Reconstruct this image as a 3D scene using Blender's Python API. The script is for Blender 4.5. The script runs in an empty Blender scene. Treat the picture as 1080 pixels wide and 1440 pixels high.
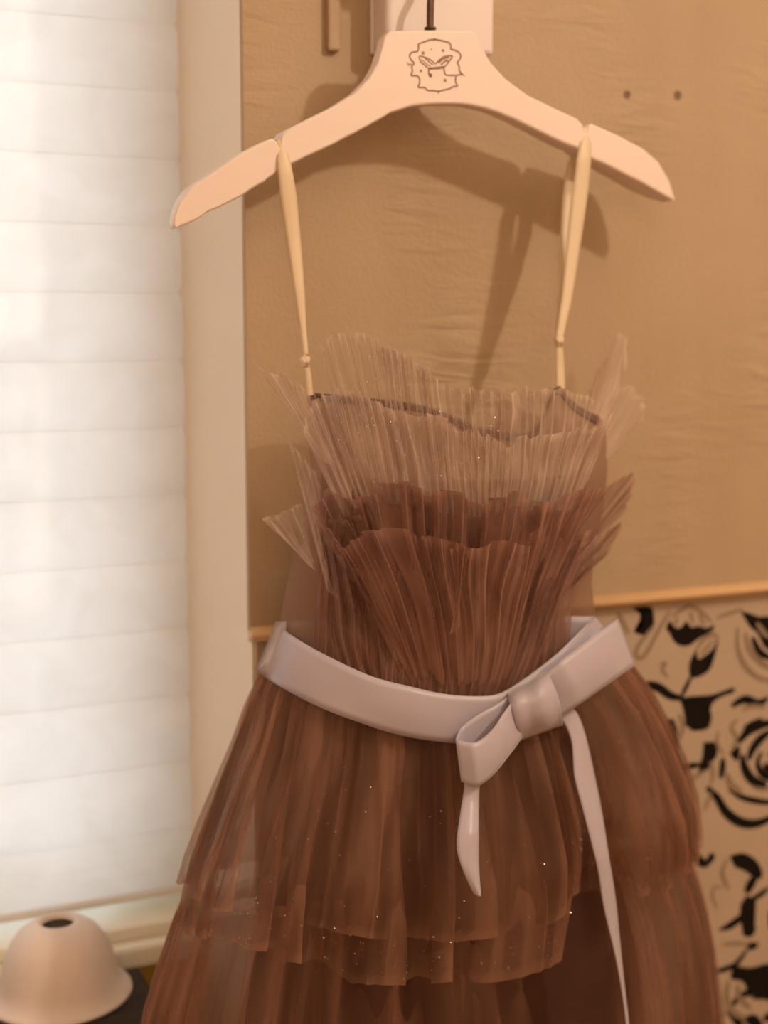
import bpy, bmesh, math, random
import numpy as np
from mathutils import Vector, Matrix

# ------------------------------------------------------------------ camera
F_PX, W_PX, H_PX = 1900.0, 1080.0, 1440.0
YAW, PITCH = math.radians(24.0), math.radians(-7.2)
DIST = 1.12                                   # camera to wall along the horizontal view direction
CAM = Vector((-DIST*math.sin(YAW), -DIST*math.cos(YAW), 1.5))
FWD = Vector((math.sin(YAW)*math.cos(PITCH), math.cos(YAW)*math.cos(PITCH), math.sin(PITCH)))
RGT = Vector((math.cos(YAW), -math.sin(YAW), 0))
UPV = RGT.cross(FWD)
scene = bpy.context.scene
col = scene.collection
cd = bpy.data.cameras.new('camera')
cd.sensor_fit = 'VERTICAL'; cd.sensor_height = 36.0; cd.lens = 36.0*F_PX/H_PX
cd.clip_start = 0.02
cam = bpy.data.objects.new('camera', cd); col.objects.link(cam)
cam.matrix_world = Matrix((RGT, UPV, -FWD)).transposed().to_4x4()
cam.location = CAM
scene.camera = cam
cd.dof.use_dof = True
cd.dof.focus_distance = 0.95
cd.dof.aperture_fstop = 2.9

# ------------------------------------------------------------------ world, lamps, exposure
world = bpy.data.worlds.new('overcast_sky'); scene.world = world
world.use_nodes = True
bg = world.node_tree.nodes['Background']
bg.inputs['Color'].default_value = (0.94, 0.97, 1.04, 1)
bg.inputs['Strength'].default_value = 3.3

def add_light(name, kind, loc, power, color, **kw):
    ld = bpy.data.lights.new(name, kind); ld.energy = power; ld.color = color
    for k, v in kw.items(): setattr(ld, k, v)
    o = bpy.data.objects.new(name, ld); col.objects.link(o); o.location = loc
    return o
add_light('ceiling_bulb', 'POINT', (0.62, -1.20, 2.36), 35.0, (1.0, 0.81, 0.62), shadow_soft_size=0.035)
add_light('shadow_fill', 'POINT', (-0.75, -2.05, 2.05), 17.0, (1.0, 0.76, 0.54), shadow_soft_size=0.32)  # added soft fill to lift the wall shadows, no known fixture

vs = scene.view_settings
vs.view_transform = 'Standard'; vs.look = 'None'; vs.exposure = 0.0; vs.gamma = 1.0
vs.use_curve_mapping = False
cy = scene.cycles
cy.transparent_max_bounces = 24
cy.max_bounces = 8; cy.diffuse_bounces = 5; cy.transmission_bounces = 6
cy.sample_clamp_indirect = 4.0
cy.use_denoising = True

# ------------------------------------------------------------------ projection helpers
def ray(px, py):
    return FWD + RGT*((px-W_PX/2)/F_PX) - UPV*((py-H_PX/2)/F_PX)
def at_y(px, py, Y):
    r = ray(px, py); return CAM + r*((Y-CAM.y)/r.y)
def at_depth(px, py, t):
    return CAM + ray(px, py)*t

# dress frame: x to the right along the dress, d outwards from the wall, z up
PHI = math.radians(0.5)
XD = Vector((math.cos(PHI), -math.sin(PHI), 0)); OUT = Vector((-math.sin(PHI), -math.cos(PHI), 0))
_r = ray(607, 600); HANG_OFF = 0.060
AX = CAM + _r*((-HANG_OFF-CAM.y)/_r.y); AX.z = 0.0
AX_Z0 = 0.80
def L(px, py, d=0.0):
    """image point -> dress-local (x, d, z) on the plane a distance d in front of the dress axis"""
    r = ray(px, py); t = (d - (CAM-AX).dot(OUT))/r.dot(OUT)
    P = CAM + r*t
    return (P-AX).dot(XD), d, P.z
def Lw(x, d, z):                                # dress-local -> coordinates under the dress root
    return (x, -d, z-AX_Z0)
ROOT_M = Matrix.Translation((AX.x, AX.y, AX_Z0)) @ Matrix.Rotation(-PHI, 4, 'Z')

def interp(pts, t):
    a = np.array(pts, float); return np.interp(t, a[:, 0], a[:, 1])
def curve(pts, n):
    """Catmull-Rom through pts, n samples evenly spread by index chord"""
    p = np.array(pts, float)
    if len(p) == 2:
        s = np.linspace(0, 1, n)[:, None]; return p[0]*(1-s)+p[1]*s
    q = np.vstack([2*p[0]-p[1], p, 2*p[-1]-p[-2]])
    seg = np.linalg.norm(np.diff(p, axis=0), axis=1); cum = np.concatenate([[0], np.cumsum(seg)])
    s = np.linspace(0, cum[-1], n); i = np.clip(np.searchsorted(cum, s, 'right')-1, 0, len(p)-2)
    t = ((s-cum[i])/np.maximum(seg[i], 1e-9))[:, None]
    p0, p1, p2, p3 = q[i], q[i+1], q[i+2], q[i+3]
    return 0.5*((2*p1)+(-p0+p2)*t+(2*p0-5*p1+4*p2-p3)*t*t+(-p0+3*p1-3*p2+p3)*t**3)

class Noise1:
    """smooth periodic value noise on a circle of n cells"""
    def __init__(s, n, seed):
        s.n = n; s.v = np.random.RandomState(seed).uniform(-1, 1, n)
    def __call__(s, x):
        x = np.asarray(x)*1.0; i = np.floor(x).astype(int); f = x-i; f = f*f*(3-2*f)
        return s.v[i % s.n]*(1-f)+s.v[(i+1) % s.n]*f

# ------------------------------------------------------------------ object helpers
def link(name, me, mat=None, parent=None, smooth=True):
    o = bpy.data.objects.new(name, me); col.objects.link(o)
    if mat: me.materials.append(mat)
    if smooth and len(me.polygons): me.polygons.foreach_set('use_smooth', [True]*len(me.polygons))
    if parent: o.parent = parent
    return o
def mesh(name, verts, faces):
    me = bpy.data.meshes.new(name); me.from_pydata([tuple(v) for v in verts], [], faces); me.update(); return me
def tag(o, label, cat, group=None):
    o['label'] = label; o['category'] = cat
    if group: o['group'] = group
    return o
def structure(o):
    o['kind'] = 'structure'; return o
def empty(name, m):
    o = bpy.data.objects.new(name, None); col.objects.link(o); o.matrix_world = m; o.empty_display_size = 0.05
    return o
def grid_mesh(name, P, closed_u=False, uv=None, dens=None):
    """P: (nu, nv, 3) array"""
    nu, nv = P.shape[:2]
    me = bpy.data.meshes.new(name)
    idx = np.arange(nu*nv).reshape(nu, nv)
    a = idx if not closed_u else np.vstack([idx, idx[:1]])
    q = np.stack([a[:-1, :-1], a[1:, :-1], a[1:, 1:], a[:-1, 1:]], -1).reshape(-1, 4)
    me.from_pydata(P.reshape(-1, 3).tolist(), [], q.tolist())
    if uv is not None:
        at = me.attributes.new('fold_uv', 'FLOAT2', 'POINT'); at.data.foreach_set('vector', uv.reshape(-1).astype(np.float32))
    if dens is not None:
        at = me.attributes.new('dens', 'FLOAT', 'POINT'); at.data.foreach_set('value', dens.reshape(-1).astype(np.float32))
    me.update(); return me
def box_bm(bm, x0, x1, y0, y1, z0, z1):
    v = [bm.verts.new(c) for c in ((x0,y0,z0),(x1,y0,z0),(x1,y1,z0),(x0,y1,z0),(x0,y0,z1),(x1,y0,z1),(x1,y1,z1),(x0,y1,z1))]
    for f in ((0,3,2,1),(4,5,6,7),(0,1,5,4),(1,2,6,5),(2,3,7,6),(3,0,4,7)): bm.faces.new([v[i] for i in f])
def box(name, x0, x1, y0, y1, z0, z1, mat, parent=None, bevel=0.0, seg=2):
    bm = bmesh.new(); box_bm(bm, x0, x1, y0, y1, z0, z1)
    if bevel: bmesh.ops.bevel(bm, geom=bm.edges[:], offset=bevel, segments=seg, profile=0.5, affect='EDGES')
    me = bpy.data.meshes.new(name); bm.to_mesh(me); bm.free()
    return link(name, me, mat, parent, smooth=False)
def tube_mesh(name, pts, rad, n=10):
    pts = [Vector(p) for p in pts]; verts = []; faces = []
    up = Vector((0.31, 0.17, 0.93))
    for i, p in enumerate(pts):
        t = (pts[min(i+1, len(pts)-1)]-pts[max(i-1, 0)]).normalized()
        a = t.cross(up).normalized(); b = a.cross(t)
        r = rad[i] if hasattr(rad, '__len__') else rad
        for k in range(n):
            w = 2*math.pi*k/n; verts.append(p+a*math.cos(w)*r+b*math.sin(w)*r)
    for i in range(len(pts)-1):
        for k in range(n):
            faces.append((i*n+k, i*n+(k+1) % n, (i+1)*n+(k+1) % n, (i+1)*n+k))
    faces.append(tuple(range(n-1, -1, -1))); faces.append(tuple(range((len(pts)-1)*n, len(pts)*n)))
    return mesh(name, verts, faces)
def lathe_mesh(name, prof, n=48):
    verts = []; faces = []
    for r, z in prof:
        for k in range(n):
            w = 2*math.pi*k/n; verts.append((r*math.cos(w), r*math.sin(w), z))
    for i in range(len(prof)-1):
        for k in range(n):
            faces.append((i*n+k, i*n+(k+1) % n, (i+1)*n+(k+1) % n, (i+1)*n+k))
    return mesh(name, verts, faces)

# ------------------------------------------------------------------ materials
def mat_new(name):
    m = bpy.data.materials.new(name); m.use_nodes = True
    nt = m.node_tree; nt.nodes.clear()
    out = nt.nodes.new('ShaderNodeOutputMaterial'); return m, nt, out
def N(nt, kind, **kw):
    n = nt.nodes.new(kind)
    for k, v in kw.items():
        if k in n.inputs: n.inputs[k].default_value = v
        else: setattr(n, k, v)
    return n
def coords(nt, scale=(1, 1, 1)):
    tc = N(nt, 'ShaderNodeTexCoord'); mp = N(nt, 'ShaderNodeMapping'); mp.inputs['Scale'].default_value = scale
    nt.links.new(tc.outputs['Object'], mp.inputs['Vector']); return mp.outputs['Vector']
def ramp(nt, fac, stops):
    r = N(nt, 'ShaderNodeValToRGB'); e = r.color_ramp.elements
    while len(e) < len(stops): e.new(0.5)
    for k, (p, c) in enumerate(stops):
        e[k].position = p; e[k].color = (*c, 1) if len(c) == 3 else c
    nt.links.new(fac, r.inputs['Fac']); return r.outputs['Color']
def surf(name, c1, c2=None, scale=8.0, rough=0.6, bump=0.0, bscale=60.0, stretch=(1, 1, 1), metallic=0.0, spec=0.3, sheen=0.0, detail=4.0):
    m, nt, out = mat_new(name)
    p = N(nt, 'ShaderNodeBsdfPrincipled', Roughness=rough, Metallic=metallic)
    p.inputs['Specular IOR Level'].default_value = spec
    if sheen: p.inputs['Sheen Weight'].default_value = sheen
    v = coords(nt, stretch)
    n = N(nt, 'ShaderNodeTexNoise', Scale=scale, Detail=detail); nt.links.new(v, n.inputs['Vector'])
    nt.links.new(ramp(nt, n.outputs['Fac'], [(0.3, c1), (0.7, c2 or c1)]), p.inputs['Base Color'])
    if bump:
        b = N(nt, 'ShaderNodeTexNoise', Scale=bscale, Detail=5.0); nt.links.new(v, b.inputs['Vector'])
        bp = N(nt, 'ShaderNodeBump', Strength=bump, Distance=0.004)
        nt.links.new(b.outputs['Fac'], bp.inputs['Height']); nt.links.new(bp.outputs['Normal'], p.inputs['Normal'])
    nt.links.new(p.outputs['BSDF'], out.inputs['Surface']); return m

def plaster_mat():
    m, nt, out = mat_new('painted_plaster')
    p = N(nt, 'ShaderNodeBsdfPrincipled', Roughness=0.55); p.inputs['Specular IOR Level'].default_value = 0.25
    v = coords(nt)
    n = N(nt, 'ShaderNodeTexNoise', Scale=5.0, Detail=3.0); nt.links.new(v, n.inputs['Vector'])
    v2 = coords(nt, (15, 15, 2.4))                       # faint vertical roller streaks
    s = N(nt, 'ShaderNodeTexNoise', Scale=1.0, Detail=2.0); nt.links.new(v2, s.inputs['Vector'])
    mx = N(nt, 'ShaderNodeMath', operation='ADD'); nt.links.new(n.outputs['Fac'], mx.inputs[0]); nt.links.new(s.outputs['Fac'], mx.inputs[1])
    hf = N(nt, 'ShaderNodeMath', operation='MULTIPLY'); hf.inputs[1].default_value = 0.5; nt.links.new(mx.outputs[0], hf.inputs[0])
    c = ramp(nt, hf.outputs[0], [(0.34, (0.395, 0.285, 0.18)), (0.52, (0.425, 0.31, 0.20)), (0.68, (0.45, 0.332, 0.218))])
    nt.links.new(c, p.inputs['Base Color'])
    # trowel ridges and crumbs
    rot = N(nt, 'ShaderNodeMapping'); rot.inputs['Rotation'].default_value = (0, math.radians(18), 0); rot.inputs['Scale'].default_value = (14, 14, 75)
    nt.links.new(v, rot.inputs['Vector'])
    rd = N(nt, 'ShaderNodeTexNoise', Scale=1.0, Detail=4.0, Distortion=0.6); nt.links.new(rot.outputs['Vector'], rd.inputs['Vector'])
    mk = N(nt, 'ShaderNodeTexNoise', Scale=6.0, Detail=1.0); nt.links.new(v, mk.inputs['Vector'])
    mr = N(nt, 'ShaderNodeMapRange'); mr.inputs['From Min'].default_value = 0.48; mr.inputs['From Max'].default_value = 0.68
    nt.links.new(mk.outputs['Fac'], mr.inputs['Value'])
    ml = N(nt, 'ShaderNodeMath', operation='MULTIPLY'); nt.links.new(rd.outputs['Fac'], ml.inputs[0]); nt.links.new(mr.outputs['Result'], ml.inputs[1])
    fn = N(nt, 'ShaderNodeTexNoise', Scale=240.0, Detail=3.0); nt.links.new(v, fn.inputs['Vector'])
    f2 = N(nt, 'ShaderNodeMath', operation='MULTIPLY_ADD'); f2.inputs[1].default_value = 0.12
    nt.links.new(fn.outputs['Fac'], f2.inputs[0]); nt.links.new(ml.outputs[0], f2.inputs[2])
    bp = N(nt, 'ShaderNodeBump', Strength=0.8, Distance=0.006)
    nt.links.new(f2.outputs[0], bp.inputs['Height']); nt.links.new(bp.outputs['Normal'], p.inputs['Normal'])
    nt.links.new(p.outputs['BSDF'], out.inputs['Surface']); return m

def tulle_mat(name, c1, c2, opacity, lines=120.0, translucent=0.35, edge_gain=0.3):
    """fine net: partly open weave, denser where the cloth is pressed into creases"""
    m, nt, out = mat_new(name)
    at = N(nt, 'ShaderNodeAttribute', attribute_name='fold_uv')
    de = N(nt, 'ShaderNodeAttribute', attribute_name='dens')
    mp = N(nt, 'ShaderNodeMapping'); mp.inputs['Scale'].default_value = (lines, 2.2, 1)
    nt.links.new(at.outputs['Vector'], mp.inputs['Vector'])
    n = N(nt, 'ShaderNodeTexNoise', Scale=1.0, Detail=1.5, Distortion=0.15); nt.links.new(mp.outputs['Vector'], n.inputs['Vector'])
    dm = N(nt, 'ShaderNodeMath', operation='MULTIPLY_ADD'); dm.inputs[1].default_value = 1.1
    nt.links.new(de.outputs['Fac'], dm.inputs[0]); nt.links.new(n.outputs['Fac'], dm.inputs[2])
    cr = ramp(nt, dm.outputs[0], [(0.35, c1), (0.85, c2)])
    mr = N(nt, 'ShaderNodeMapRange'); mr.inputs['From Min'].default_value = 0.52; mr.inputs['From Max'].default_value = 0.72
    mr.inputs['To Min'].default_value = 0.0; mr.inputs['To Max'].default_value = edge_gain
    nt.links.new(n.outputs['Fac'], mr.inputs['Value'])
    ad = N(nt, 'ShaderNodeMath', operation='ADD'); nt.links.new(mr.outputs['Result'], ad.inputs[0]); nt.links.new(de.outputs['Fac'], ad.inputs[1])
    a2 = N(nt, 'ShaderNodeMath', operation='ADD', use_clamp=True); a2.inputs[1].default_value = opacity
    nt.links.new(ad.outputs[0], a2.inputs[0])
    df = N(nt, 'ShaderNodeBsdfDiffuse', Roughness=0.4); tr = N(nt, 'ShaderNodeBsdfTranslucent'); tp = N(nt, 'ShaderNodeBsdfTransparent')
    nt.links.new(cr, df.inputs['Color']); nt.links.new(cr, tr.inputs['Color'])
    m1 = N(nt, 'ShaderNodeMixShader'); m1.inputs['Fac'].default_value = translucent
    nt.links.new(df.outputs[0], m1.inputs[1]); nt.links.new(tr.outputs[0], m1.inputs[2])
    gl = N(nt, 'ShaderNodeBsdfGlossy', Roughness=0.42); gl.inputs['Color'].default_value = (0.9, 0.75, 0.65, 1)
    m15 = N(nt, 'ShaderNodeMixShader'); m15.inputs['Fac'].default_value = 0.035
    nt.links.new(m1.outputs[0], m15.inputs[1]); nt.links.new(gl.outputs[0], m15.inputs[2])
    m2 = N(nt, 'ShaderNodeMixShader'); nt.links.new(a2.outputs[0], m2.inputs['Fac'])
    nt.links.new(tp.outputs[0], m2.inputs[1]); nt.links.new(m15.outputs[0], m2.inputs[2])
    nt.links.new(m2.outputs[0], out.inputs['Surface']); return m

def satin_mat(name, c, rough=0.36, spec=0.4):
    m, nt, out = mat_new(name)
    p = N(nt, 'ShaderNodeBsdfPrincipled', Roughness=rough); p.inputs['Specular IOR Level'].default_value = spec
    p.inputs['Sheen Weight'].default_value = 0.25; p.inputs['Sheen Roughness'].default_value = 0.4
    v = coords(nt, (1, 1, 1))
    n = N(nt, 'ShaderNodeTexNoise', Scale=14.0, Detail=2.0); nt.links.new(v, n.inputs['Vector'])
    nt.links.new(ramp(nt, n.outputs['Fac'], [(0.3, tuple(k*0.93 for k in c)), (0.7, c)]), p.inputs['Base Color'])
    w = N(nt, 'ShaderNodeTexNoise', Scale=900.0, Detail=1.0); nt.links.new(v, w.inputs['Vector'])
    bp = N(nt, 'ShaderNodeBump', Strength=0.06, Distance=0.0006)
    nt.links.new(w.outputs['Fac'], bp.inputs['Height']); nt.links.new(bp.outputs['Normal'], p.inputs['Normal'])
    nt.links.new(p.outputs['BSDF'], out.inputs['Surface']); return m

def blind_mat():
    m, nt, out = mat_new('blind_fabric')
    v = coords(nt)
    n = N(nt, 'ShaderNodeTexNoise', Scale=16.0, Detail=3.0, Distortion=0.8); nt.links.new(v, n.inputs['Vector'])
    c = ramp(nt, n.outputs['Fac'], [(0.35, (0.85, 0.83, 0.795)), (0.62, (0.90, 0.885, 0.86))])
    df = N(nt, 'ShaderNodeBsdfDiffuse'); tr = N(nt, 'ShaderNodeBsdfTranslucent')
    nt.links.new(c, df.inputs['Color']); nt.links.new(c, tr.inputs['Color'])
    m1 = N(nt, 'ShaderNodeMixShader'); m1.inputs['Fac'].default_value = 0.5
    nt.links.new(df.outputs[0], m1.inputs[1]); nt.links.new(tr.outputs[0], m1.inputs[2])
    nt.links.new(m1.outputs[0], out.inputs['Surface']); return m

def pane_mat():
    m, nt, out = mat_new('window_glass')
    tp = N(nt, 'ShaderNodeBsdfTransparent'); tp.inputs['Color'].default_value = (0.96, 0.98, 0.97, 1)
    gl = N(nt, 'ShaderNodeBsdfGlossy', Roughness=0.02)
    fr = N(nt, 'ShaderNodeFresnel', IOR=1.45)
    mx = N(nt, 'ShaderNodeMixShader'); nt.links.new(fr.outputs[0], mx.inputs['Fac'])
    nt.links.new(tp.outputs[0], mx.inputs[1]); nt.links.new(gl.outputs[0], mx.inputs[2])
    nt.links.new(mx.outputs[0], out.inputs['Surface']); return m

M = {}
M['plaster'] = plaster_mat()
M['reveal'] = surf('cream_reveal_paint', (0.80, 0.68, 0.53), (0.84, 0.72, 0.57), 6.0, 0.5, 0.05, 80)
M['room'] = surf('room_paint', (0.76, 0.62, 0.46), (0.80, 0.66, 0.50), 4.0, 0.7)
M['ceiling'] = surf('ceiling_paint', (0.84, 0.80, 0.74), (0.86, 0.82, 0.76), 4.0, 0.8)
M['floor'] = surf('floor_wood', (0.32, 0.20, 0.12), (0.42, 0.27, 0.17), 3.0, 0.45, 0.1, 30, (1, 12, 1))
M['paper'] = surf('wallpaper_ground', (0.43, 0.335, 0.25), (0.47, 0.365, 0.275), 10.0, 0.65, 0.06, 300)
M['ink'] = surf('black_print_ink', (0.012, 0.009, 0.007), (0.016, 0.012, 0.010), 40.0, 0.9, spec=0.03)
M['grey_ink'] = surf('grey_print_ink', (0.25, 0.18, 0.125), (0.29, 0.21, 0.145), 60.0, 0.9, spec=0.05)
M['trim'] = surf('trim_paint', (0.62, 0.40, 0.21), (0.68, 0.44, 0.23), 8.0, 0.4)
M['sill'] = surf('sill_paint', (0.88, 0.84, 0.70), (0.90, 0.86, 0.72), 6.0, 0.35)
M['apron'] = surf('apron_paint', (0.42, 0.29, 0.05), (0.48, 0.33, 0.07), 6.0, 0.5)
M['frame'] = surf('window_frame_paint', (0.78, 0.76, 0.72), (0.80, 0.78, 0.74), 6.0, 0.4)
M['blind'] = blind_mat()
M['glass'] = pane_mat()
M['hanger'] = surf('hanger_lacquer', (0.80, 0.665, 0.60), (0.82, 0.69, 0.62), 9.0, 0.38, 0.03, 120, (1, 1, 6), spec=0.35)
M['plastic'] = surf('white_plastic', (0.71, 0.63, 0.61), (0.73, 0.65, 0.63), 9.0, 0.35)
M['hook'] = surf('dark_metal', (0.09, 0.05, 0.035), (0.14, 0.08, 0.05), 120.0, 0.35, metallic=0.7)
M['emblem'] = surf('emblem_ink', (0.26, 0.15, 0.115), (0.36, 0.22, 0.17), 400.0, 0.6)
M['strap'] = satin_mat('cream_satin', (0.70, 0.56, 0.39), 0.45)
M['satin'] = satin_mat('mauve_satin', (0.465, 0.42, 0.495))
M['hole'] = surf('drill_hole_dust', (0.16, 0.10, 0.06), (0.22, 0.14, 0.085), 300.0, 0.9)
M['ceramic'] = surf('unglazed_ceramic', (0.70, 0.60, 0.54), (0.78, 0.67, 0.60), 18.0, 0.7, 0.12, 50)
M['darkwood'] = surf('dark_table_wood', (0.022, 0.013, 0.008), (0.04, 0.023, 0.014), 5.0, 0.75, 0.05, 40, (1, 14, 1))
M['lining'] = surf('brown_lining', (0.20, 0.10, 0.065), (0.23, 0.12, 0.08), 30.0, 0.7)
M['skirt_lining'] = surf('shade_skirt_lining', (0.05, 0.018, 0.010), (0.07, 0.026, 0.014), 30.0, 0.8)  # lining colour darkened to stand for shade deep between the folds
M['bodice_lining'] = tulle_mat('bodice_lining_net', (0.38, 0.225, 0.155), (0.44, 0.265, 0.185), 0.58, 30.0, edge_gain=0.1)
M['binding'] = surf('brown_binding', (0.14, 0.082, 0.058), (0.17, 0.10, 0.072), 30.0, 0.7)
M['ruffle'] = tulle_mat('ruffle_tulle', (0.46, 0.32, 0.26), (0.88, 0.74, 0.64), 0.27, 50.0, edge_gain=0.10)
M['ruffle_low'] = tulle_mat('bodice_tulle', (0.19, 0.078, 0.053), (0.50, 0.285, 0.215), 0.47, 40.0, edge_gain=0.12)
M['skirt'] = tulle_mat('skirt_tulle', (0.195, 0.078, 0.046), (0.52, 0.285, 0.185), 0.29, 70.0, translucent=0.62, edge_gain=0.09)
M['skirt_low'] = tulle_mat('shaded_skirt_tulle', (0.18, 0.070, 0.042), (0.50, 0.265, 0.175), 0.22, 70.0, translucent=0.62, edge_gain=0.08)  # same tulle made darker and sheerer to imitate shade on the lower tier
M['glitter'] = surf('glitter', (0.95, 0.86, 0.75), (0.95, 0.86, 0.75), 5.0, 0.3, metallic=1.0)

# ------------------------------------------------------------------ the room
CORNER = at_y(345, 440, 0.0).x                     # edge of the painted plaster beside the window
DADO_Z = at_y(600, 866, 0.0).z
RX0, RX1, RY0, RZ1 = -1.75, 1.65, -2.7, 2.7
AL_X0 = -1.45                                       # left end of the window niche
PT = 0.006                                          # plaster thickness, proud of the papered wall
SEC = CORNER + 0.0045
NY = 0.205                                          # niche depth to the blind
WY = 0.34                                           # outer face of the wall

wb = structure(box('wall_back', SEC+0.004, RX1, PT, WY, 0, RZ1, M['paper']))
up = structure(box('wall_upper', CORNER, RX1, 0, PT+0.0005, DADO_Z, RZ1, M['plaster'], bevel=0.0012))
structure(box('trim_1', SEC, SEC+0.005, PT+0.001, NY+0.10, 0, RZ1, M['reveal']))     # lining of the niche side
structure(box('wall_back_left', RX0, AL_X0, PT, WY, 0, RZ1, M['room']))
structure(box('wall_lintel', AL_X0, SEC, PT, WY, 2.42, RZ1, M['room']))
structure(box('wall_left', RX0-0.1, RX0, RY0, WY, 0, RZ1, M['room']))
structure(box('wall_right', RX1, RX1+0.1, RY0, WY, 0, RZ1, M['room']))
structure(box('wall_front', RX0, RX1, RY0-0.1, RY0, 0, RZ1, M['room']))
structure(box('floor', RX0, RX1, RY0, WY, -0.1, 0, M['floor']))
structure(box('ceiling', RX0, RX1, RY0, WY, RZ1, RZ1+0.1, M['ceiling']))
# dado bead: a rounded strip under the plaster
bm = bmesh.new(); prof = []
zt, zb = DADO_Z+0.004, DADO_Z-0.0085
for k in range(9):
    w = math.pi*k/8; prof.append((-0.0005-0.0075*math.sin(w)**0.8, zt+(zb-zt)*k/8))
prof = [(PT+0.0004, zt)]+prof+[(PT+0.0004, zb)]
rings = [[bm.verts.new((x, y, z)) for y, z in prof] for x in (CORNER+0.001, RX1)]
for i in range(len(prof)): bm.faces.new((rings[0][i], rings[1][i], rings[1][(i+1) % len(prof)], rings[0][(i+1) % len(prof)]))
bm.faces.new(rings[0]); bm.faces.new(rings[1][::-1]); bmesh.ops.recalc_face_normals(bm, faces=bm.faces[:])
me = bpy.data.meshes.new('trim_2'); bm.to_mesh(me); bm.free()
structure(link('trim_2', me, M['trim']))

# drill holes in the plaster
for px, py, r in ((882, 133, 0.0030), (953, 134, 0.0033)):
    p = at_y(px, py, 0.0)
    me = lathe_mesh('drill_hole', [(r*1.25, 0.0), (r*1.1, 0.0005), (r*0.8, 0.0003), (r*0.45, 0.00005), (0.0001, 0.00003)], 14)
    o = link('drill_hole', me, M['hole'], up); o.location = (p.x, -0.0001, p.z); o.rotation_euler = (math.radians(90), 0, 0)

# window niche: blind at the back, sill, apron
SILL_Z = at_y(120, 1290, NY).z
SILL_Y0 = 0.150
structure(box('wall_apron', AL_X0, SEC, SILL_Y0+0.022, WY, 0, SILL_Z-0.034, M['apron']))
sl = structure(box('trim_3', AL_X0, SEC-0.0005, SILL_Y0, WY-0.03, SILL_Z-0.034, SILL_Z-0.013, M['sill'], bevel=0.004))
structure(box('trim_4', AL_X0, SEC-0.0005, SILL_Y0+0.016, WY-0.03, SILL_Z-0.013, SILL_Z, M['sill'], bevel=0.003))
win = structure(empty('window_1', Matrix.Translation(((AL_X0+SEC)/2, 0.30, SILL_Z))))
hw = (SEC-AL_X0)/2; wz = 2.42-SILL_Z
def wbox(n, x0, x1, z0, z1, y0=-0.022, y1=0.022, m='frame'):
    return box(n, x0, x1, y0, y1, z0, z1, M[m], win, bevel=0.002 if m == 'frame' else 0)
wbox('window_frame', -hw, -hw+0.05, 0, wz); wbox('window_frame', hw-0.05, hw, 0, wz)
wbox('window_frame', -hw+0.05, hw-0.05, 0, 0.022); wbox('window_frame', -hw+0.05, hw-0.05, wz-0.05, wz)
wbox('mullion', -0.025, 0.025, 0.022, wz-0.05)
wbox('pane', -hw+0.05, -0.025, 0.022, wz-0.05, -0.002, 0.002, 'glass'); wbox('pane', 0.025, hw-0.05, 0.022, wz-0.05, -0.002, 0.002, 'glass')

# pleated blind, every pleat a part
bx1 = at_y(258, 700, NY).x; bx0 = AL_X0+0.02
blind = empty('pleated_blind', Matrix.Translation(((bx0+bx1)/2, NY, SILL_Z+0.002)))
tag(blind, 'white pleated fabric window blind glowing with daylight in the niche', 'blind')
half = (bx1-bx0)/2
ys = [1284, 1262, 1238, 1219, 1200, 1181] + [1181-96.5*k for k in range(1, 14)]
zs = [at_y(120, y, NY).z - (SILL_Z+0.002) for y in ys]
zs[0] = 0.015
while zs[-1] < 2.40-SILL_Z-0.05: zs.append(zs[-1]+(zs[8]-zs[7]))
rs = random.Random(4)
for k in range(len(zs)-1):
    z0, z1 = zs[k], zs[k+1]; h = z1-z0; big = min(1.0, h/0.06)
    nu, nv = 40, 13
    P = np.zeros((nu, nv, 3)); ph = 1.3
    for i in range(nu):
        s = i/(nu-1)
        for j in range(nv):
            t = j/(nv-1); bulge = math.sin(math.pi*min(1, t*1.02))**0.8 if 0 < t < 1 else 0.0
            belly = 0.5+0.5*math.sin(math.pi*t-0.5)
            x = -half+2*half*s + (0.0085*big*bulge-0.003)*(2*s-1)**9
            y = -0.004-0.006*big*bulge*(1-0.25*t) - 0.0025*math.sin(s*17+ph+t)*bulge
            P[i, j] = (x, y, z0+h*t-0.0008*big*(1-t)*(1 if k else 0) + 0.0012*math.sin(s*11+ph))
    link('pleat', grid_mesh('pleat', P), M['blind'], blind)
box('bottom_rail', -half, half, -0.009, 0.005, 0.009, 0.016, M['frame'], blind, bevel=0.002)
box('head_rail', -half, half, -0.02, 0.02, 2.42-SILL_Z-0.05, 2.42-SILL_Z-0.004, M['frame'], blind, bevel=0.004)

# ------------------------------------------------------------------ wallpaper print (flat ink on the papered wall)
PAPER_Y = PT
def A_(x, y): return (860+x/4.909, 800+y/4.909)
def B_(x, y): return (880+x/5.4, 1000+y/5.4)
def C_(x, y): return (900+x/5.54, 1180+y/5.54)
blobs, strokes = [], []
def blob(T, pts, m='ink'): blobs.append(([T(*p) for p in pts], m))
def stroke(T, pts, w, m='ink'): strokes.append(([T(*p) for p in pts], w, m))
blob(A_, [(140,265),(265,262),(292,330),(282,420),(225,458),(150,432),(200,410),(215,345),(185,300)])
blob(A_, [(400,350),(440,405),(480,402),(515,360),(550,402),(600,392),(650,408),(706,388),(690,430),(600,482),(540,526),(480,532),(430,500),(398,440),(375,412)])
stroke(A_, [(410,330),(470,290),(540,255),(620,300),(690,370)], 5, 'grey_ink')
stroke(A_, [(450,330),(440,390)], 4, 'grey_ink'); stroke(A_, [(540,290),(560,380)], 4, 'grey_ink'); stroke(A_, [(600,310),(640,390)], 4, 'grey_ink')
blob(A_, [(585,555),(600,622),(650,592),(700,545),(735,480),(722,560),(700,640),(672,700),(612,740),(545,748),(535,660),(558,600)])
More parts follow.
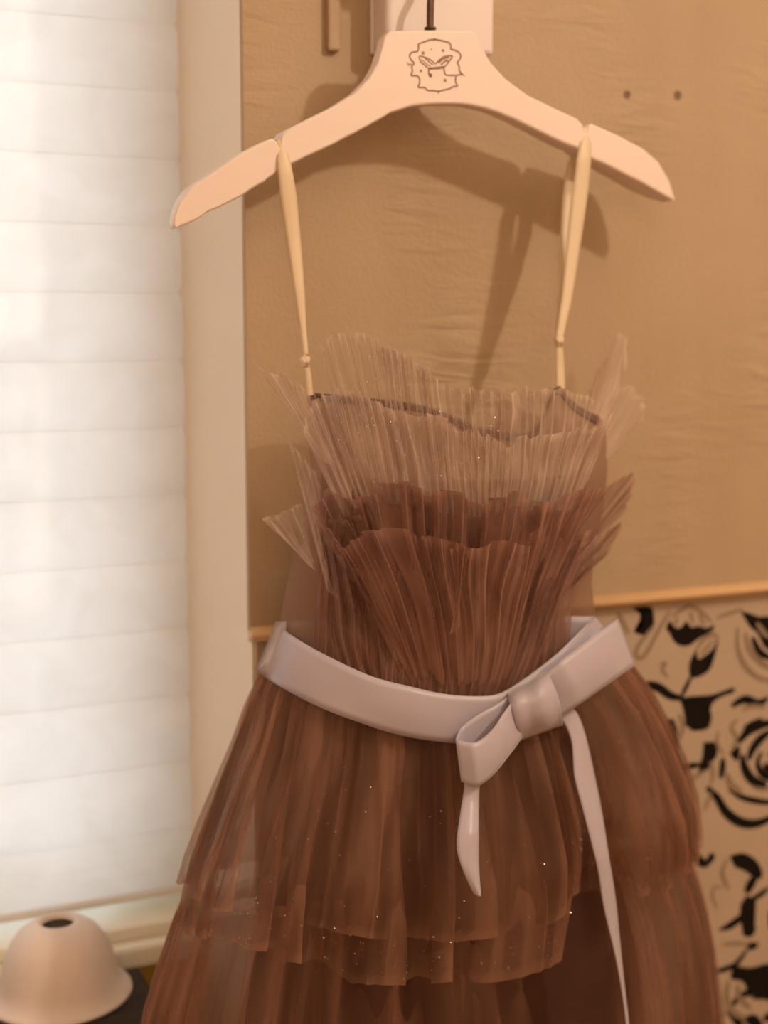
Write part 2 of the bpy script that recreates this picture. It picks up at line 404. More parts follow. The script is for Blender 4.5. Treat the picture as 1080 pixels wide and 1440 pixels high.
stroke(A_, [(585,560),(620,500),(690,450),(735,480)], 5, 'grey_ink'); stroke(A_, [(610,600),(700,490)], 4, 'grey_ink')
stroke(A_, [(545,745),(520,800),(475,890)], 4)
stroke(A_, [(185,835),(250,800),(330,822),(400,872),(490,895)], 7)
blob(A_, [(460,890),(560,878),(690,868),(770,842),(842,818),(845,850),(760,882),(705,918),(682,965),(672,1080),(660,1090),(520,1090),(508,1050),(488,950)])
blob(B_, [(440,40),(632,-10),(634,118),(540,150),(482,132)])
stroke(A_, [(40,300),(80,370),(120,450)], 5, 'grey_ink')
stroke(A_, [(400,290),(320,430),(250,560),(200,618),(165,590),(190,520),(290,390)], 5, 'grey_ink')
stroke(A_, [(330,660),(370,650),(350,700),(390,750)], 4, 'grey_ink')
stroke(A_, [(640,200),(720,250),(760,190)], 3, 'grey_ink')
stroke(A_, [(720,340),(800,310),(900,280)], 4, 'grey_ink')
stroke(A_, [(190,870),(290,950),(320,1000),(300,1080)], 7)
stroke(B_, [(330,60),(345,150),(352,230),(375,310)], 11)
stroke(B_, [(400,20),(430,110),(410,220)], 5, 'grey_ink')
blob(B_, [(590,235),(682,240),(692,330),(645,400),(612,452),(556,474),(560,400),(580,350)])
stroke(B_, [(400,440),(470,420),(560,405)], 5); stroke(B_, [(440,585),(500,520),(600,450)], 5, 'grey_ink')
# big rose
blob(B_, [(885,170),(910,100),(1030,48),(1005,108),(940,142),(880,195)])
stroke(B_, [(930,370),(960,290),(1015,215),(1100,150)], 8)
blob(B_, [(785,322),(850,262),(868,300),(842,378)])
stroke(B_, [(735,355),(732,440),(718,510)], 6)
stroke(B_, [(615,580),(690,655),(760,765),(860,838),(960,856),(1060,830),(1160,770)], 8)
stroke(B_, [(780,590),(880,652),(1000,682),(1100,690),(1180,660)], 5); stroke(B_, [(950,560),(1030,592),(1130,585)], 4, 'grey_ink')
stroke(B_, [(650,610),(620,690),(590,760)], 4, 'grey_ink'); stroke(B_, [(915,400),(935,490),(985,560)], 5, 'grey_ink')
stroke(B_, [(840,60),(800,130),(840,210),(800,290)], 5, 'grey_ink'); stroke(B_, [(700,150),(690,240),(740,330)], 4, 'grey_ink')
stroke(B_, [(1030,310),(1000,390),(1030,470),(1090,500),(1150,470),(1170,390),(1130,330),(1080,330)], 6)
stroke(B_, [(1070,390),(1060,420),(1090,440),(1115,410),(1100,380)], 6)
stroke(B_, [(800,-40),(900,-90),(1000,-60),(1080,-100)], 7); stroke(B_, [(880,-10),(960,-40),(1060,-30)], 5, 'grey_ink')
stroke(B_, [(1160,150),(1240,260),(1260,400),(1220,540),(1130,620)], 10); stroke(B_, [(1280,120),(1360,300),(1330,560),(1200,720)], 9)
stroke(B_, [(880,330),(900,430),(960,520),(1070,562)], 8); stroke(B_, [(850,240),(930,150),(1040,100),(1120,90)], 8)
stroke(B_, [(760,470),(800,560),(880,620)], 8, 'grey_ink'); stroke(B_, [(640,380),(660,480),(640,560)], 5, 'grey_ink')
# upper right rose
stroke(A_, [(895,290),(950,205),(1020,160),(1100,165),(1190,220)], 6)
blob(A_, [(888,290),(960,308),(1020,330),(1090,330),(1150,420),(1140,560),(1060,545),(1010,450),(955,400),(918,340)])
stroke(A_, [(868,400),(870,540),(915,660),(1000,740),(1110,775)], 6, 'grey_ink'); stroke(A_, [(920,440),(955,560),(1040,650),(1120,690)], 7, 'grey_ink')
stroke(A_, [(970,470),(1020,570),(1100,620)], 6)
stroke(A_, [(1000,370),(1050,440),(1090,470)], 6, 'grey_ink')
# lower spray
blob(C_, [(695,130),(800,108),(900,160),(952,250),(940,310),(880,292),(800,240),(740,215)]); stroke(C_, [(905,280),(860,350),(825,420)], 9)
stroke(C_, [(680,150),(640,260),(690,390)], 5, 'grey_ink')
blob(C_, [(825,440),(902,470),(880,600),(902,700),(862,762),(800,742),(790,650),(705,702),(610,708),(700,640),(780,580),(778,520)])
blob(C_, [(825,805),(915,805),(902,852),(840,862)]); stroke(C_, [(830,860),(745,970),(660,1010),(570,1035)], 5)
blob(C_, [(730,980),(860,1000),(1010,968),(1100,1050),(1060,1180),(900,1185),(860,1235),(800,1110),(705,1085)])
stroke(C_, [(690,1100),(670,1220),(720,1340),(820,1400)], 8, 'grey_ink'); stroke(C_, [(760,1130),(770,1230),(860,1320)], 7, 'grey_ink')
stroke(C_, [(880,1230),(960,1210),(1080,1240)], 8); stroke(C_, [(380,45),(430,130),(500,190),(560,150)], 7); stroke(C_, [(530,130),(570,160)], 8)
stroke(C_, [(600,540),(560,440),(580,370),(640,380)], 3, 'grey_ink'); stroke(C_, [(1000,380),(920,440),(860,470)], 5)
stroke(C_, [(640,820),(760,810),(850,820)], 4, 'grey_ink')
blob(C_, [(1000,560),(1100,500),(1180,620),(1120,760),(1010,700)]); stroke(C_, [(960,1400),(1080,1360),(1200,1420)], 10)

def wall_xz(p, lim=None):
    q = at_y(p[0], p[1], PAPER_Y); return q.x, q.z
ink_n = [0]
def ink_mesh(pts2, kind, w=0):
    bm = bmesh.new(); ink_n[0] += 1
    y = -0.00030-0.000006*ink_n[0]
    if kind == 'blob':
        c = curve(list(pts2)+[pts2[0]], max(24, 4*len(pts2)))[:-1]
        vs_ = [bm.verts.new((a, y, b)) for a, b in c]
        f = bm.faces.new(vs_); bmesh.ops.triangulate(bm, faces=[f])
    else:
        c = curve(pts2, 6*len(pts2)); n = len(c); t = np.gradient(c, axis=0)
        t /= np.maximum(np.linalg.norm(t, axis=1)[:, None], 1e-9); nn = np.stack([-t[:, 1], t[:, 0]], 1)
        s = np.linspace(0, 1, n); ww = w*0.5*(0.35+0.65*np.sin(math.pi*np.clip(s, 0.03, 0.97))**0.6)
        a = c+nn*ww[:, None]; b = c-nn*ww[:, None]
        va = [bm.verts.new((p[0], y, p[1])) for p in a]; vb = [bm.verts.new((p[0], y, p[1])) for p in b]
        for i in range(n-1): bm.faces.new((va[i], va[i+1], vb[i+1], vb[i]))
    bmesh.ops.recalc_face_normals(bm, faces=bm.faces[:])
    me = bpy.data.meshes.new('print_motif'); bm.to_mesh(me); bm.free(); return me
prints = []
for pts, m in blobs: prints.append((ink_mesh([wall_xz(p) for p in pts], 'blob'), m))
for pts, w, m in strokes: prints.append((ink_mesh([wall_xz(p) for p in pts], 'stroke', w*(1.9 if m == 'ink' else 1.4)/1500.0), m))
REP_X = 0.262; REP_Z = 0.41
for kx in (0, -1, 1, 2):
    for kz in (0, -1):
        bm = bmesh.new(); slot = []
        for me, m in prints:
            co = [v.co for v in me.vertices]; dx = kx*REP_X; dz = kz*REP_Z
            if min(c.x for c in co)+dx < SEC+0.012 or max(c.z for c in co)+dz > DADO_Z-0.01: continue
            n0 = len(bm.faces); bm.from_mesh(me); bm.faces.ensure_lookup_table()
            for f in bm.faces[n0:]: f.material_index = 0 if m == 'ink' else 1
        me = bpy.data.meshes.new('rose_print'); bm.to_mesh(me); bm.free()
        me.materials.append(M['ink']); me.materials.append(M['grey_ink'])
        o = bpy.data.objects.new('rose_print', me); col.objects.link(o); o.parent = wb
        o.location = (kx*REP_X, PT, kz*REP_Z)

# ------------------------------------------------------------------ wall hook box above the hanger
BF = -0.034
xl = at_y(543, 40, BF).x; xr = at_y(697, 40, BF).x; zb = at_y(600, 71, BF).z; zt = zb+0.16
hb = empty('wall_hook', Matrix.Translation(((xl+xr)/2, 0, zb)))
tag(hb, 'white plastic hook box fixed on the tan wall above the hanger', 'wall hook')
w2 = (xr-xl)/2
box('backplate', -w2, w2, -0.006, -0.0002, 0, zt-zb, M['plastic'], hb, bevel=0.0015)
box('cover', -w2+0.0008, w2-0.0008, BF, -0.006, 0.0008, zt-zb-0.0008, M['plastic'], hb, bevel=0.0045, seg=4)
# peg carrying the hanger hook
nk = L(605, 41, 0.0)
HK = Vector((nk[0], 0, nk[2]))
peg_w = ROOT_M @ Vector(Lw(nk[0]-0.004, 0, nk[2]+0.058))
pm = tube_mesh('peg', [(peg_w.x-hb.location.x, BF+0.002, peg_w.z-zb), (peg_w.x-hb.location.x, peg_w.y-0.006, peg_w.z-zb+0.001),
                       (peg_w.x-hb.location.x, peg_w.y-0.015, peg_w.z-zb+0.006), (peg_w.x-hb.location.x, peg_w.y-0.019, peg_w.z-zb+0.014)], 0.0042, 14)
link('peg', pm, M['plastic'], hb)
# narrow raised plaster-coloured strip beside the box
p0 = at_y(466, 74, 0.0)
cs = box('wall_strip', -0.0052, 0.0052, -0.0075, 0.0, 0, 0.2, M['plaster'], None, bevel=0.0022)
cs.location = (p0.x, -0.0001, p0.z)
tag(cs, 'narrow tan raised strip running up the wall left of the white hook box', 'cable cover')

# ------------------------------------------------------------------ hanger
def hanger():
    root = empty('clothes_hanger', ROOT_M @ Matrix.Translation((0, 0, nk[2]-AX_Z0-0.13)))
    tag(root, 'pale pink contoured clothes hanger with a printed emblem, holding the brown dress', 'hanger')
    z0 = nk[2]-0.13
    top = [(243,318),(246,301),(255,281),(270,263),(290,249),(340,215),(372,198),(384,194),(389,198),(392,206),(396,206),(397,192),(401,184),
           (430,169),(470,149),(500,130),(520,109),(532,87),(538,66),(542,50),(549,43),(580,42),(640,42),(664,43),(671,49),(678,66),(690,87),(711,110),
           (742,133),(777,150),(811,166),(819,174),(821,186),(825,187),(828,175),(834,174),(870,190),(904,208),(926,227),(941,253),(950,281)]
    bot = [(945,282),(925,270),(880,246),(834,222),(813,211),(770,191),(725,168),(690,154),(650,146),(612,144),(578,149),(545,162),(500,186),(450,212),
           (405,234),(388,243),(345,271),(300,298),(270,313),(252,320)]
    fd = 0.007
    T = np.array([L(x, y, fd) for x, y in top])[:, ::2]; Bp = np.array([L(x, y, fd) for x, y in bot[::-1]])[:, ::2]
    # refine both edges so that the quads across stay short
    tt = np.concatenate([np.linspace(i, i+1, 4)[:-1] for i in range(len(T)-1)]+[[len(T)-1]])
    T = np.stack([np.interp(tt, np.arange(len(T)), T[:, k]) for k in (0, 1)], 1)
    n = len(T); xc = HK.x
    bx = np.clip(T[:, 0], Bp[0, 0], Bp[-1, 0]); zb_ = np.interp(bx, Bp[:, 0], Bp[:, 1])
    # soften the polyline of the lower edge, keep the ends
    kz = zb_.copy()
    for _ in range(4): kz[1:-1] = 0.25*kz[:-2]+0.5*kz[1:-1]+0.25*kz[2:]
    Bq = np.stack([bx, np.minimum(kz, T[:, 1]-0.0002)], 1)
    out_ = np.vstack([T, Bq[::-1]]); N2 = len(out_)
    ctr = np.vstack([0.5*(T+Bq), 0.5*(T+Bq)[::-1]])
    dirn = ctr-out_; ln = np.linalg.norm(dirn, axis=1)[:, None]; dirn /= np.maximum(ln, 1e-6)
    xe0, xe1 = T[0, 0], T[-1, 0]
    def back(x):
        q = (xc-x)/(xc-xe0) if x < xc else (x-xc)/(xe1-xc)
        q = min(1.0, max(0.0, q)); e = min(1.0, max(0.0, (q-0.84)/0.16))
        return -0.0055-0.022*q**1.4*(1-0.95*e*e)
    bm = bmesh.new(); rings = []
    for off, fr in ((0.0020, 0), (0.0006, 1), (0.0, 2), (0.0, 3), (0.0010, 4), (0.0028, 5)):
        ring = []
        for i in range(N2):
            x, z = out_[i]+dirn[i]*min(off, ln[i][0]*0.8); bk_ = back(out_[i][0])
            d = (fd, fd-0.0005, fd-0.0020, bk_+0.0022, bk_+0.0006, bk_)[fr]
            ring.append(bm.verts.new((x, -d, z-z0)))
        rings.append(ring)
    for a, b in zip(rings[:-1], rings[1:]):
        for i in range(N2): bm.faces.new((a[i], a[(i+1) % N2], b[(i+1) % N2], b[i]))
    for ring in (rings[0], rings[-1]):
        for i in range(n-1): bm.faces.new((ring[i], ring[i+1], ring[N2-2-i], ring[N2-1-i]))
    bmesh.ops.recalc_face_normals(bm, faces=bm.faces[:])
    me = bpy.data.meshes.new('hanger_body'); bm.to_mesh(me); bm.free()
    o = link('hanger_body', me, M['hanger'], root, smooth=False)
    for p in me.polygons: p.use_smooth = abs(p.normal.y) < 0.95
    # metal hook
    cx, cz_ = HK.x, nk[2]-z0
    hp = [(cx, 0, cz_-0.006), (cx, 0, cz_+0.012), (cx, 0, cz_+0.030)]
    R0 = 0.021
    for k in range(0, 15):
        w = math.radians(-35+k*16.5); hp.append((cx-0.004+R0*math.cos(w)*1.0, 0, cz_+0.062-R0*0.1+R0*math.sin(w)))
    hp[2] = (cx+0.001, 0, cz_+0.024)
    hp.insert(3, (cx+0.008, 0, cz_+0.038))
    hp = [tuple(p) for p in curve(hp, 60)]
    link('hook', tube_mesh('hook', hp, 0.0028, 10), M['hook'], root)
    link('ferrule', lathe_mesh('ferrule', [(0.0, 0.0), (0.0046, 0.0), (0.0046, 0.0014), (0.0034, 0.0022), (0.0022, 0.0024)], 20), M['hook'], root).location = (cx, 0, cz_-0.0004)
    # emblem: thin printed line work on the face
    E = lambda x, y: (570+x/12.0, 40+y/12.0)
    lines = [([(480,185),(560,195),(650,215),(740,240),(770,290),(770,350),(830,365),(900,400),(935,460),(920,520),(880,575),(910,640),(915,720),(960,770),(870,790),(850,840),(850,910),(880,970),(800,985),(740,1020),(650,1040),(560,1060),(470,1050),(370,1045),(330,1000),(220,990),(240,930),(240,850),(200,800),(100,790),(120,720),(110,640),(150,590),(100,530),(75,470),(100,410),(200,385),(225,330),(225,265),(300,235),(390,200),(480,185)], 34),
             ([(480,170),(500,200)], 60), ([(40,620),(110,600)], 26), ([(560,1060),(560,1100)], 26), ([(960,770),(1000,800)], 22), ([(20,580),(60,590)], 18),
             ([(500,600),(440,540),(340,490),(240,470),(260,560),(330,620),(400,680),(500,680)], 26), ([(330,500),(400,560),(470,620)], 22), ([(270,520),(350,590),(430,650)], 18),
             ([(510,600),(580,530),(660,475),(790,465),(740,550),(680,630),(600,670),(500,680)], 30), ([(560,580),(650,510),(740,490)], 34), ([(600,610),(690,540),(720,560)], 34),
             ([(400,690),(400,770),(440,800)], 34), ([(640,640),(660,720),(680,780),(760,790),(850,790)], 30), ([(400,680),(520,660),(650,650)], 34)]
    dots = [(300,415,28), (635,375,24), (265,715,22), (425,790,34), (670,875,28), (440,355,12)]
    bm = bmesh.new(); yf = -(fd+0.00022)
    def ep(x, y):
        q = L(*E(x, y), fd+0.0002); return np.array([q[0], q[2]-z0])
    for pl, w in lines:
        c = curve([ep(*p) for p in pl], 5*len(pl)); t = np.gradient(c, axis=0); t /= np.maximum(np.linalg.norm(t, axis=1)[:, None], 1e-9)
        nn = np.stack([-t[:, 1], t[:, 0]], 1); ww = w/12.0/1790*0.40
        va = [bm.verts.new((p[0], yf, p[1])) for p in c+nn*ww]; vb = [bm.verts.new((p[0], yf, p[1])) for p in c-nn*ww]
        for i in range(len(c)-1): bm.faces.new((va[i], va[i+1], vb[i+1], vb[i]))
    for x, y, r in dots:
        q = ep(x, y); rr = r/12.0/1790
        bm.faces.new([bm.verts.new((q[0]+rr*math.cos(k*math.pi/5), yf, q[1]+rr*math.sin(k*math.pi/5))) for k in range(10)])
    me = bpy.data.meshes.new('emblem'); bm.to_mesh(me); bm.free()
    e = link('emblem', me, M['emblem'], root, smooth=False); e['label'] = 'dark scalloped emblem with a butterfly bow'
hanger()

# ------------------------------------------------------------------ dress
dress = empty('tulle_dress', ROOT_M)
tag(dress, 'brown tiered tulle dress with fanned ruffle bodice and mauve satin bow sash', 'dress')

# silhouettes: (py, left px, right px)
SIL_B = [(540,430,800),(600,434,838),(660,436,842),(720,428,836),(780,408,822),(830,397,820),(880,388,826),(925,368,860),(960,362,880)]
SIL_S1 = [(880,392,826),(930,364,860),(960,350,880),(1000,334,906),(1050,310,928),(1100,288,944),(1150,268,956),(1200,254,960),(1250,244,957),(1310,234,952),(1400,222,946)]
SIL_S2 = [(930,385,845),(1000,350,880),(1100,300,920),(1180,266,935),(1240,240,955),(1290,220,972),(1340,202,984),(1400,186,992),(1460,172,996),(1560,150,1004),(1700,130,1014)]
def sil(tab):
    zl = [L(a, y)[::2] for y, a, b in tab]; zr = [L(b, y)[::2] for y, a, b in tab]
    zz = np.array([0.5*(p[1]+q[1]) for p, q in zip(zl, zr)]); xl = np.array([p[0] for p in zl]); xr = np.array([q[0] for q in zr])
    o = np.argsort(zz); zz, xl, xr = zz[o], xl[o], xr[o]
    return lambda z: (np.interp(z, zz, xl), np.interp(z, zz, xr))
silB, silS1, silS2 = sil(SIL_B), sil(SIL_S1), sil(SIL_S2)
BFRONT, BBACK = 0.066, 0.030
def body_d(x, z, bf=BFRONT, S=None, p=2.4):
    a, b = (S or silB)(z); s = np.clip((x-(a+b)/2)/((b-a)/2), -1, 1)
    return bf*(1-np.abs(s)**p)**(1/p)
def onbody(px, py, off=0.0, bf=BFRONT, S=None, p=2.4):
    d = 0.04
    for _ in range(6):
        x, _d, z = L(px, py, d); d = 0.5*d+0.5*(float(body_d(x, z, bf, S, p))+off)
    return L(px, py, d)

def shell(name, S, zt, zb, bf, bb, mat, parent, nu=96, nv=24, inset=0.0, inset_d=None):
    """closed tube following a silhouette; zt/zb may be functions of angle"""
    P = np.zeros((nu, nv, 3)); th = np.linspace(0, 2*math.pi, nu, endpoint=False)
    inset_d = inset if inset_d is None else inset_d
    for i, w in enumerate(th):
        a_t = zt(w) if callable(zt) else zt; b_t = zb(w) if callable(zb) else zb
        for j in range(nv):
            z = b_t+(a_t-b_t)*j/(nv-1); a, b = S(z); xm, hw_ = (a+b)/2, (b-a)/2-inset
            c, s = math.cos(w), math.sin(w)
            x = xm+hw_*math.copysign(abs(c)**(2/2.4), c); d = (bf-inset_d if s > 0 else bb-inset_d*0.3)*math.copysign(abs(s)**(2/2.4), s)
            P[i, j] = Lw(x, d, z)
    return link(name, grid_mesh(name, P, True), mat, parent)

# --- bodice lining with dark binding along its neckline
NECK = [(437,552),(480,556),(540,562),(585,568),(625,580),(660,597),(700,606),(735,610),(752,602),(765,580),(777,550),(787,543),(797,556),(815,572),(840,585)]
nk3 = np.array([onbody(x, y) for x, y in NECK])
def neck_z(w):
    zl = silB(nk3[:, 2].mean()); xm, hw_ = (zl[0]+zl[1])/2, (zl[1]-zl[0])/2
    c = math.cos(w); x = xm+hw_*math.copysign(abs(c)**(2/2.4), c)
    o = np.argsort(nk3[:, 0]); zf = float(np.interp(x, nk3[o, 0], nk3[o, 2]))
    return zf if math.sin(w) >= 0 else zf-0.004+0.010*math.sin(w)
z_w = L(600, 960)[2]
lin = shell('bodice_lining', silB, neck_z, z_w, BFRONT, BBACK, M['bodice_lining'], dress, nu=160, inset=0.0015)

# --- fanned ruffles: pleated strips between a base curve and a free upper edge
def ruffle(name, base, top, off_b, off_t, npl, amp, mat, seed, nu=900, nv=22, dens_b=0.25, jag=0.004, bend=0.0, bf=BFRONT, par=None, big=0.0, fine=0.12, cg=1.0):
    rng = np.random.RandomState(seed)
    cb = curve(base, 60); ct = curve(top, 60)
    PB = np.array([onbody(p[0], p[1], off_b, bf) for p in cb]); PT_ = np.array([onbody(p[0], p[1], off_t, bf) for p in ct])
    u = np.linspace(0, 1, nu); v = np.linspace(0, 1, nv); src = np.linspace(0, 1, 60)
    Bq = np.stack([np.interp(u, src, PB[:, k]) for k in range(3)], 1); Tq = np.stack([np.interp(u, src, PT_[:, k]) for k in range(3)], 1)
    # irregular pleat phase
    n1, n2, n3, n4 = Noise1(997, seed), Noise1(997, seed+1), Noise1(997, seed+2), Noise1(997, seed+3)
    phase = u*npl + 1.1*n1(u*npl*0.21) + 0.45*n2(u*npl*0.63)
    U, V = np.meshgrid(u, v, indexing='ij'); PH = np.repeat(phase[:, None], nv, 1)
    PH = PH + 0.25*n3(V*2.3+PH*0.15)
    w = 2*math.pi*PH
    A = amp*(0.22+0.78*V**0.8)*(0.65+0.5*n2(PH*0.37+9)[...])
    disp = A*(np.sin(w+0.75*np.sin(w)) + fine*np.sin(2.7*w+1.3*n1(PH*0.3)))
    disp += big*V*np.sin(2*math.pi*(U*5.3+0.3*n3(U*7)))
    side = A*0.5*np.sin(2*w)
    hl = 1 + (jag*n4(PH*0.5+3) + jag*0.8*n3(PH*1.7))/np.maximum(np.linalg.norm(Tq-Bq, axis=1), 0.02)[:, None]
    Vv = V*hl
    P = Bq[:, None, :]*(1-Vv[..., None]) + Tq[:, None, :]*Vv[..., None]
    # outward bow along the height
    P[..., 1] += bend*np.sin(math.pi*np.clip(V, 0, 1)) + disp
    tang = np.gradient(Tq*0.7+Bq*0.3, axis=0); tang /= np.maximum(np.linalg.norm(tang, axis=1)[:, None], 1e-9)
    P += tang[:, None, :]*side[..., None]
    Q = np.stack([P[..., 0], -P[..., 1], P[..., 2]-AX_Z0], -1)
    uv = np.stack([PH/npl, V], -1)
    crease = np.clip(np.cos(w+0.6), 0, 1)**24*0.16*cg + (np.clip(np.sin(w+0.75*np.sin(w)), 0, 1)**14)*0.42*cg
    dens = dens_b*(1-V)**1.3 + crease*(0.35+0.65*V) + 0.16*np.clip((V-0.93)/0.04, 0, 1)
    o = link(name, grid_mesh(name, Q, uv=uv, dens=dens), mat, par or dress)
    return o, Q

R_BACK = ruffle('ruffle', [(490,668),(540,672),(600,675),(700,675),(770,672),(815,660)],
    [(447,484),(468,470),(520,480),(578,500),(602,522),(640,546),(700,545),(760,548),(800,552),(838,560)], 0.004, 0.014, 30, 0.0036, M['ruffle'], 11, jag=0.0035, dens_b=0.15)
ruffle('ruffle', [(452,650),(465,655),(480,660)], [(362,512),(385,527),(402,528),(425,545),(446,552)], 0.004, 0.010, 4, 0.0050, M['ruffle'], 12, nu=220, jag=0.005)
ruffle('ruffle', [(790,660),(810,655),(826,645)], [(822,560),(846,512),(874,466),(884,510)], -0.004, -0.016, 4, 0.004, M['ruffle'], 13, nu=220, jag=0.006, cg=0.5)
ruffle('ruffle', [(795,700),(812,690),(826,675)], [(848,565),(880,545),(906,560),(908,590)], 0.000, -0.006, 4, 0.0035, M['ruffle'], 23, nu=220, jag=0.006, cg=0.4)
R_FRONT = ruffle('ruffle', [(490,742),(540,752),(600,757),(690,757),(760,750),(800,735)],
    [(424,600),(446,562),(486,551),(525,560),(570,576),(620,590),(660,607),(700,621),(740,617),(790,606),(830,601),(863,581)], 0.006, 0.032, 32, 0.0042, M['ruffle'], 14, dens_b=0.32, jag=0.004)
ruffle('ruffle', [(440,800),(455,812)], [(368,726),(395,722),(424,716)], -0.004, -0.002, 3, 0.004, M['ruffle'], 15, nu=160, jag=0.004, cg=0.5)
ruffle('ruffle', [(460,830),(480,845),(500,855)], [(404,615),(425,640),(440,660),(452,690)], 0.004, 0.012, 4, 0.003, M['ruffle'], 16, nu=260, jag=0.003, cg=0.25)
# stiff box pleats of the middle tier
ruffle('ruffle', [(520,860),(570,880),(640,890),(710,882),(760,860)],
    [(440,715),(470,690),(530,688),(600,690),(640,690),(680,704),(720,694),(762,706),(800,692),(845,684)], 0.006, 0.030, 15, 0.0075, M['ruffle_low'], 17, dens_b=0.3, jag=0.006, big=0.003, fine=0.05)
ruffle('ruffle', [(540,850),(600,870),(680,870),(740,850)],
    [(470,730),(530,712),(600,715),(680,722),(740,715),(790,712)], 0.004, 0.020, 13, 0.006, M['ruffle_low'], 27, dens_b=0.3, jag=0.005, fine=0.05)
ruffle('ruffle', [(690,870),(740,850),(785,815)], [(780,706),(830,692),(868,674),(892,663),(889,690),(878,716)], 0.004, 0.010, 7, 0.0042, M['ruffle_low'], 18, nu=320, jag=0.003)
ruffle('ruffle', [(690,905),(740,885),(780,850)], [(748,750),(800,758),(848,752),(874,734),(868,762),(842,784),(822,797)], 0.008, 0.014, 8, 0.0045, M['ruffle_low'], 19, nu=380, jag=0.003)
R_LOW = ruffle('ruffle', [(560,968),(595,975),(640,978),(690,972),(715,962)],
    [(450,728),(463,744),(478,768),(500,754),(550,742),(592,750),(640,763),(700,766),(742,766),(762,722)], 0.006, 0.048, 12, 0.0062, M['ruffle_low'], 20, dens_b=0.3, jag=0.004, bend=0.004, big=0.004, fine=0.22, cg=1.2)
ruffle('ruffle', [(648,880),(640,888),(632,892)], [(637,772),(648,764),(659,772)], 0.034, 0.058, 2, 0.003, M['ruffle_low'], 21, nu=90, jag=0.001, cg=1.5)

# --- gathered overlay of the bodice: folds converge towards the waist
def overlay(name, base, top, off, npl, amp, seed, mat):
    o, Q = ruffle(name, base, top, off, off+0.004, npl, amp, mat, seed, nu=700, nv=40, dens_b=0.1, jag=0.0, fine=0.4)
    return o
overlay('bodice_overlay', [(440,925),(480,945),(520,962),(600,985),(690,985),(760,950),(800,915)], [(456,650),(500,670),(600,690),(700,690),(780,680),(826,655)], 0.004, 34, 0.0030, 31, M['ruffle_low'])
overlay('bodice_overlay', [(470,940),(540,965),(610,982),(690,982),(750,955)], [(440,730),(500,800),(600,800),(720,800),(830,745)], 0.010, 24, 0.0048, 32, M['ruffle_low'])

# --- skirt
def skirt_layer(name, S, ztop, hem, bf, bb, seed, mat, amp=0.014, nfold=30, nu=1500, nv=46, grow=0.0, hemjag=0.0009, dents=(), parent=None, dens0=0.12, puff=0.0):
    th = np.linspace(0, 2*math.pi, nu, endpoint=False)
    n1, n2, n3, n4, n5 = [Noise1(k, seed+i) for i, k in enumerate((nfold, 2*nfold, 64, 128, 16))]
    U, V = np.meshgrid(th/(2*math.pi), np.linspace(0, 1, nv), indexing='ij')      # V: 0 waist .. 1 hem
    hz = np.array([hem(w) for w in th])[:, None]
    stp = hemjag*np.sign(n4(U*90+5))*np.abs(n4(U*90+5))**0.5 + hemjag*0.6*n3(U*40)
    Z = ztop+(hz+stp-ztop)*V
    a, b = S(Z); xm, hw_ = (a+b)/2, (b-a)/2+grow*np.clip(V*2, 0, 1)
    ph = U*nfold + 0.85*n1(U*nfold) + 0.22*n3(U*24+V*1.6)
    w = 2*math.pi*ph
    phf = U*nfold*3 + 0.8*n2(U*nfold*2)
    A = amp*(0.05+0.95*V**0.8)*(0.75+0.45*n5(U*16))
    F_ = A*(2.0*np.abs(np.sin(0.5*w))**0.6-1.25) + amp*0.14*(0.25+0.75*(1-V)**0.8+0.3*V)*np.sin(2*math.pi*phf+1.2*n3(V*3+U*30))
    C, Sn = np.cos(2*math.pi*U), np.sin(2*math.pi*U)
    p = 2/2.15
    cx = np.sign(C)*np.abs(C)**p; sx = np.sign(Sn)*np.abs(Sn)**p
    bfV = bf*(0.58+0.42*np.clip(V*1.25, 0, 1))+puff*np.sin(math.pi*np.clip(V, 0, 1))
    dep = np.where(Sn > 0, bfV, bb)
    dent = np.zeros_like(U)
    for (c0, wd, dp) in dents: dent += dp*np.exp(-((U-c0)/wd)**2)*np.clip(V*2.2, 0, 1)
    nx, nd = C*1.0, np.where(Sn > 0, Sn, Sn*0.3)
    lat = A*0.5*np.sin(2*w)
    X = xm+hw_*cx + F_*nx*0.7 - lat*Sn
    D = dep*sx + F_*nd*1.0 + lat*C*0.4 - dent*np.clip(Sn, 0, 1)
    D = np.maximum(D, -bb-0.008)
    Q = np.stack([X, -D, Z-AX_Z0], -1)
    uv = np.stack([U+0.01*n3(U*24+V*1.6), V], -1)
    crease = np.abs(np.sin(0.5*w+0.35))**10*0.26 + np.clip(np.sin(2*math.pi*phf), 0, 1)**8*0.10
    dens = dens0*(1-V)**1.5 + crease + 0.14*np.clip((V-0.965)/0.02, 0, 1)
    return link(name, grid_mesh(name, Q, True, uv=uv, dens=dens), mat, parent or dress), Q

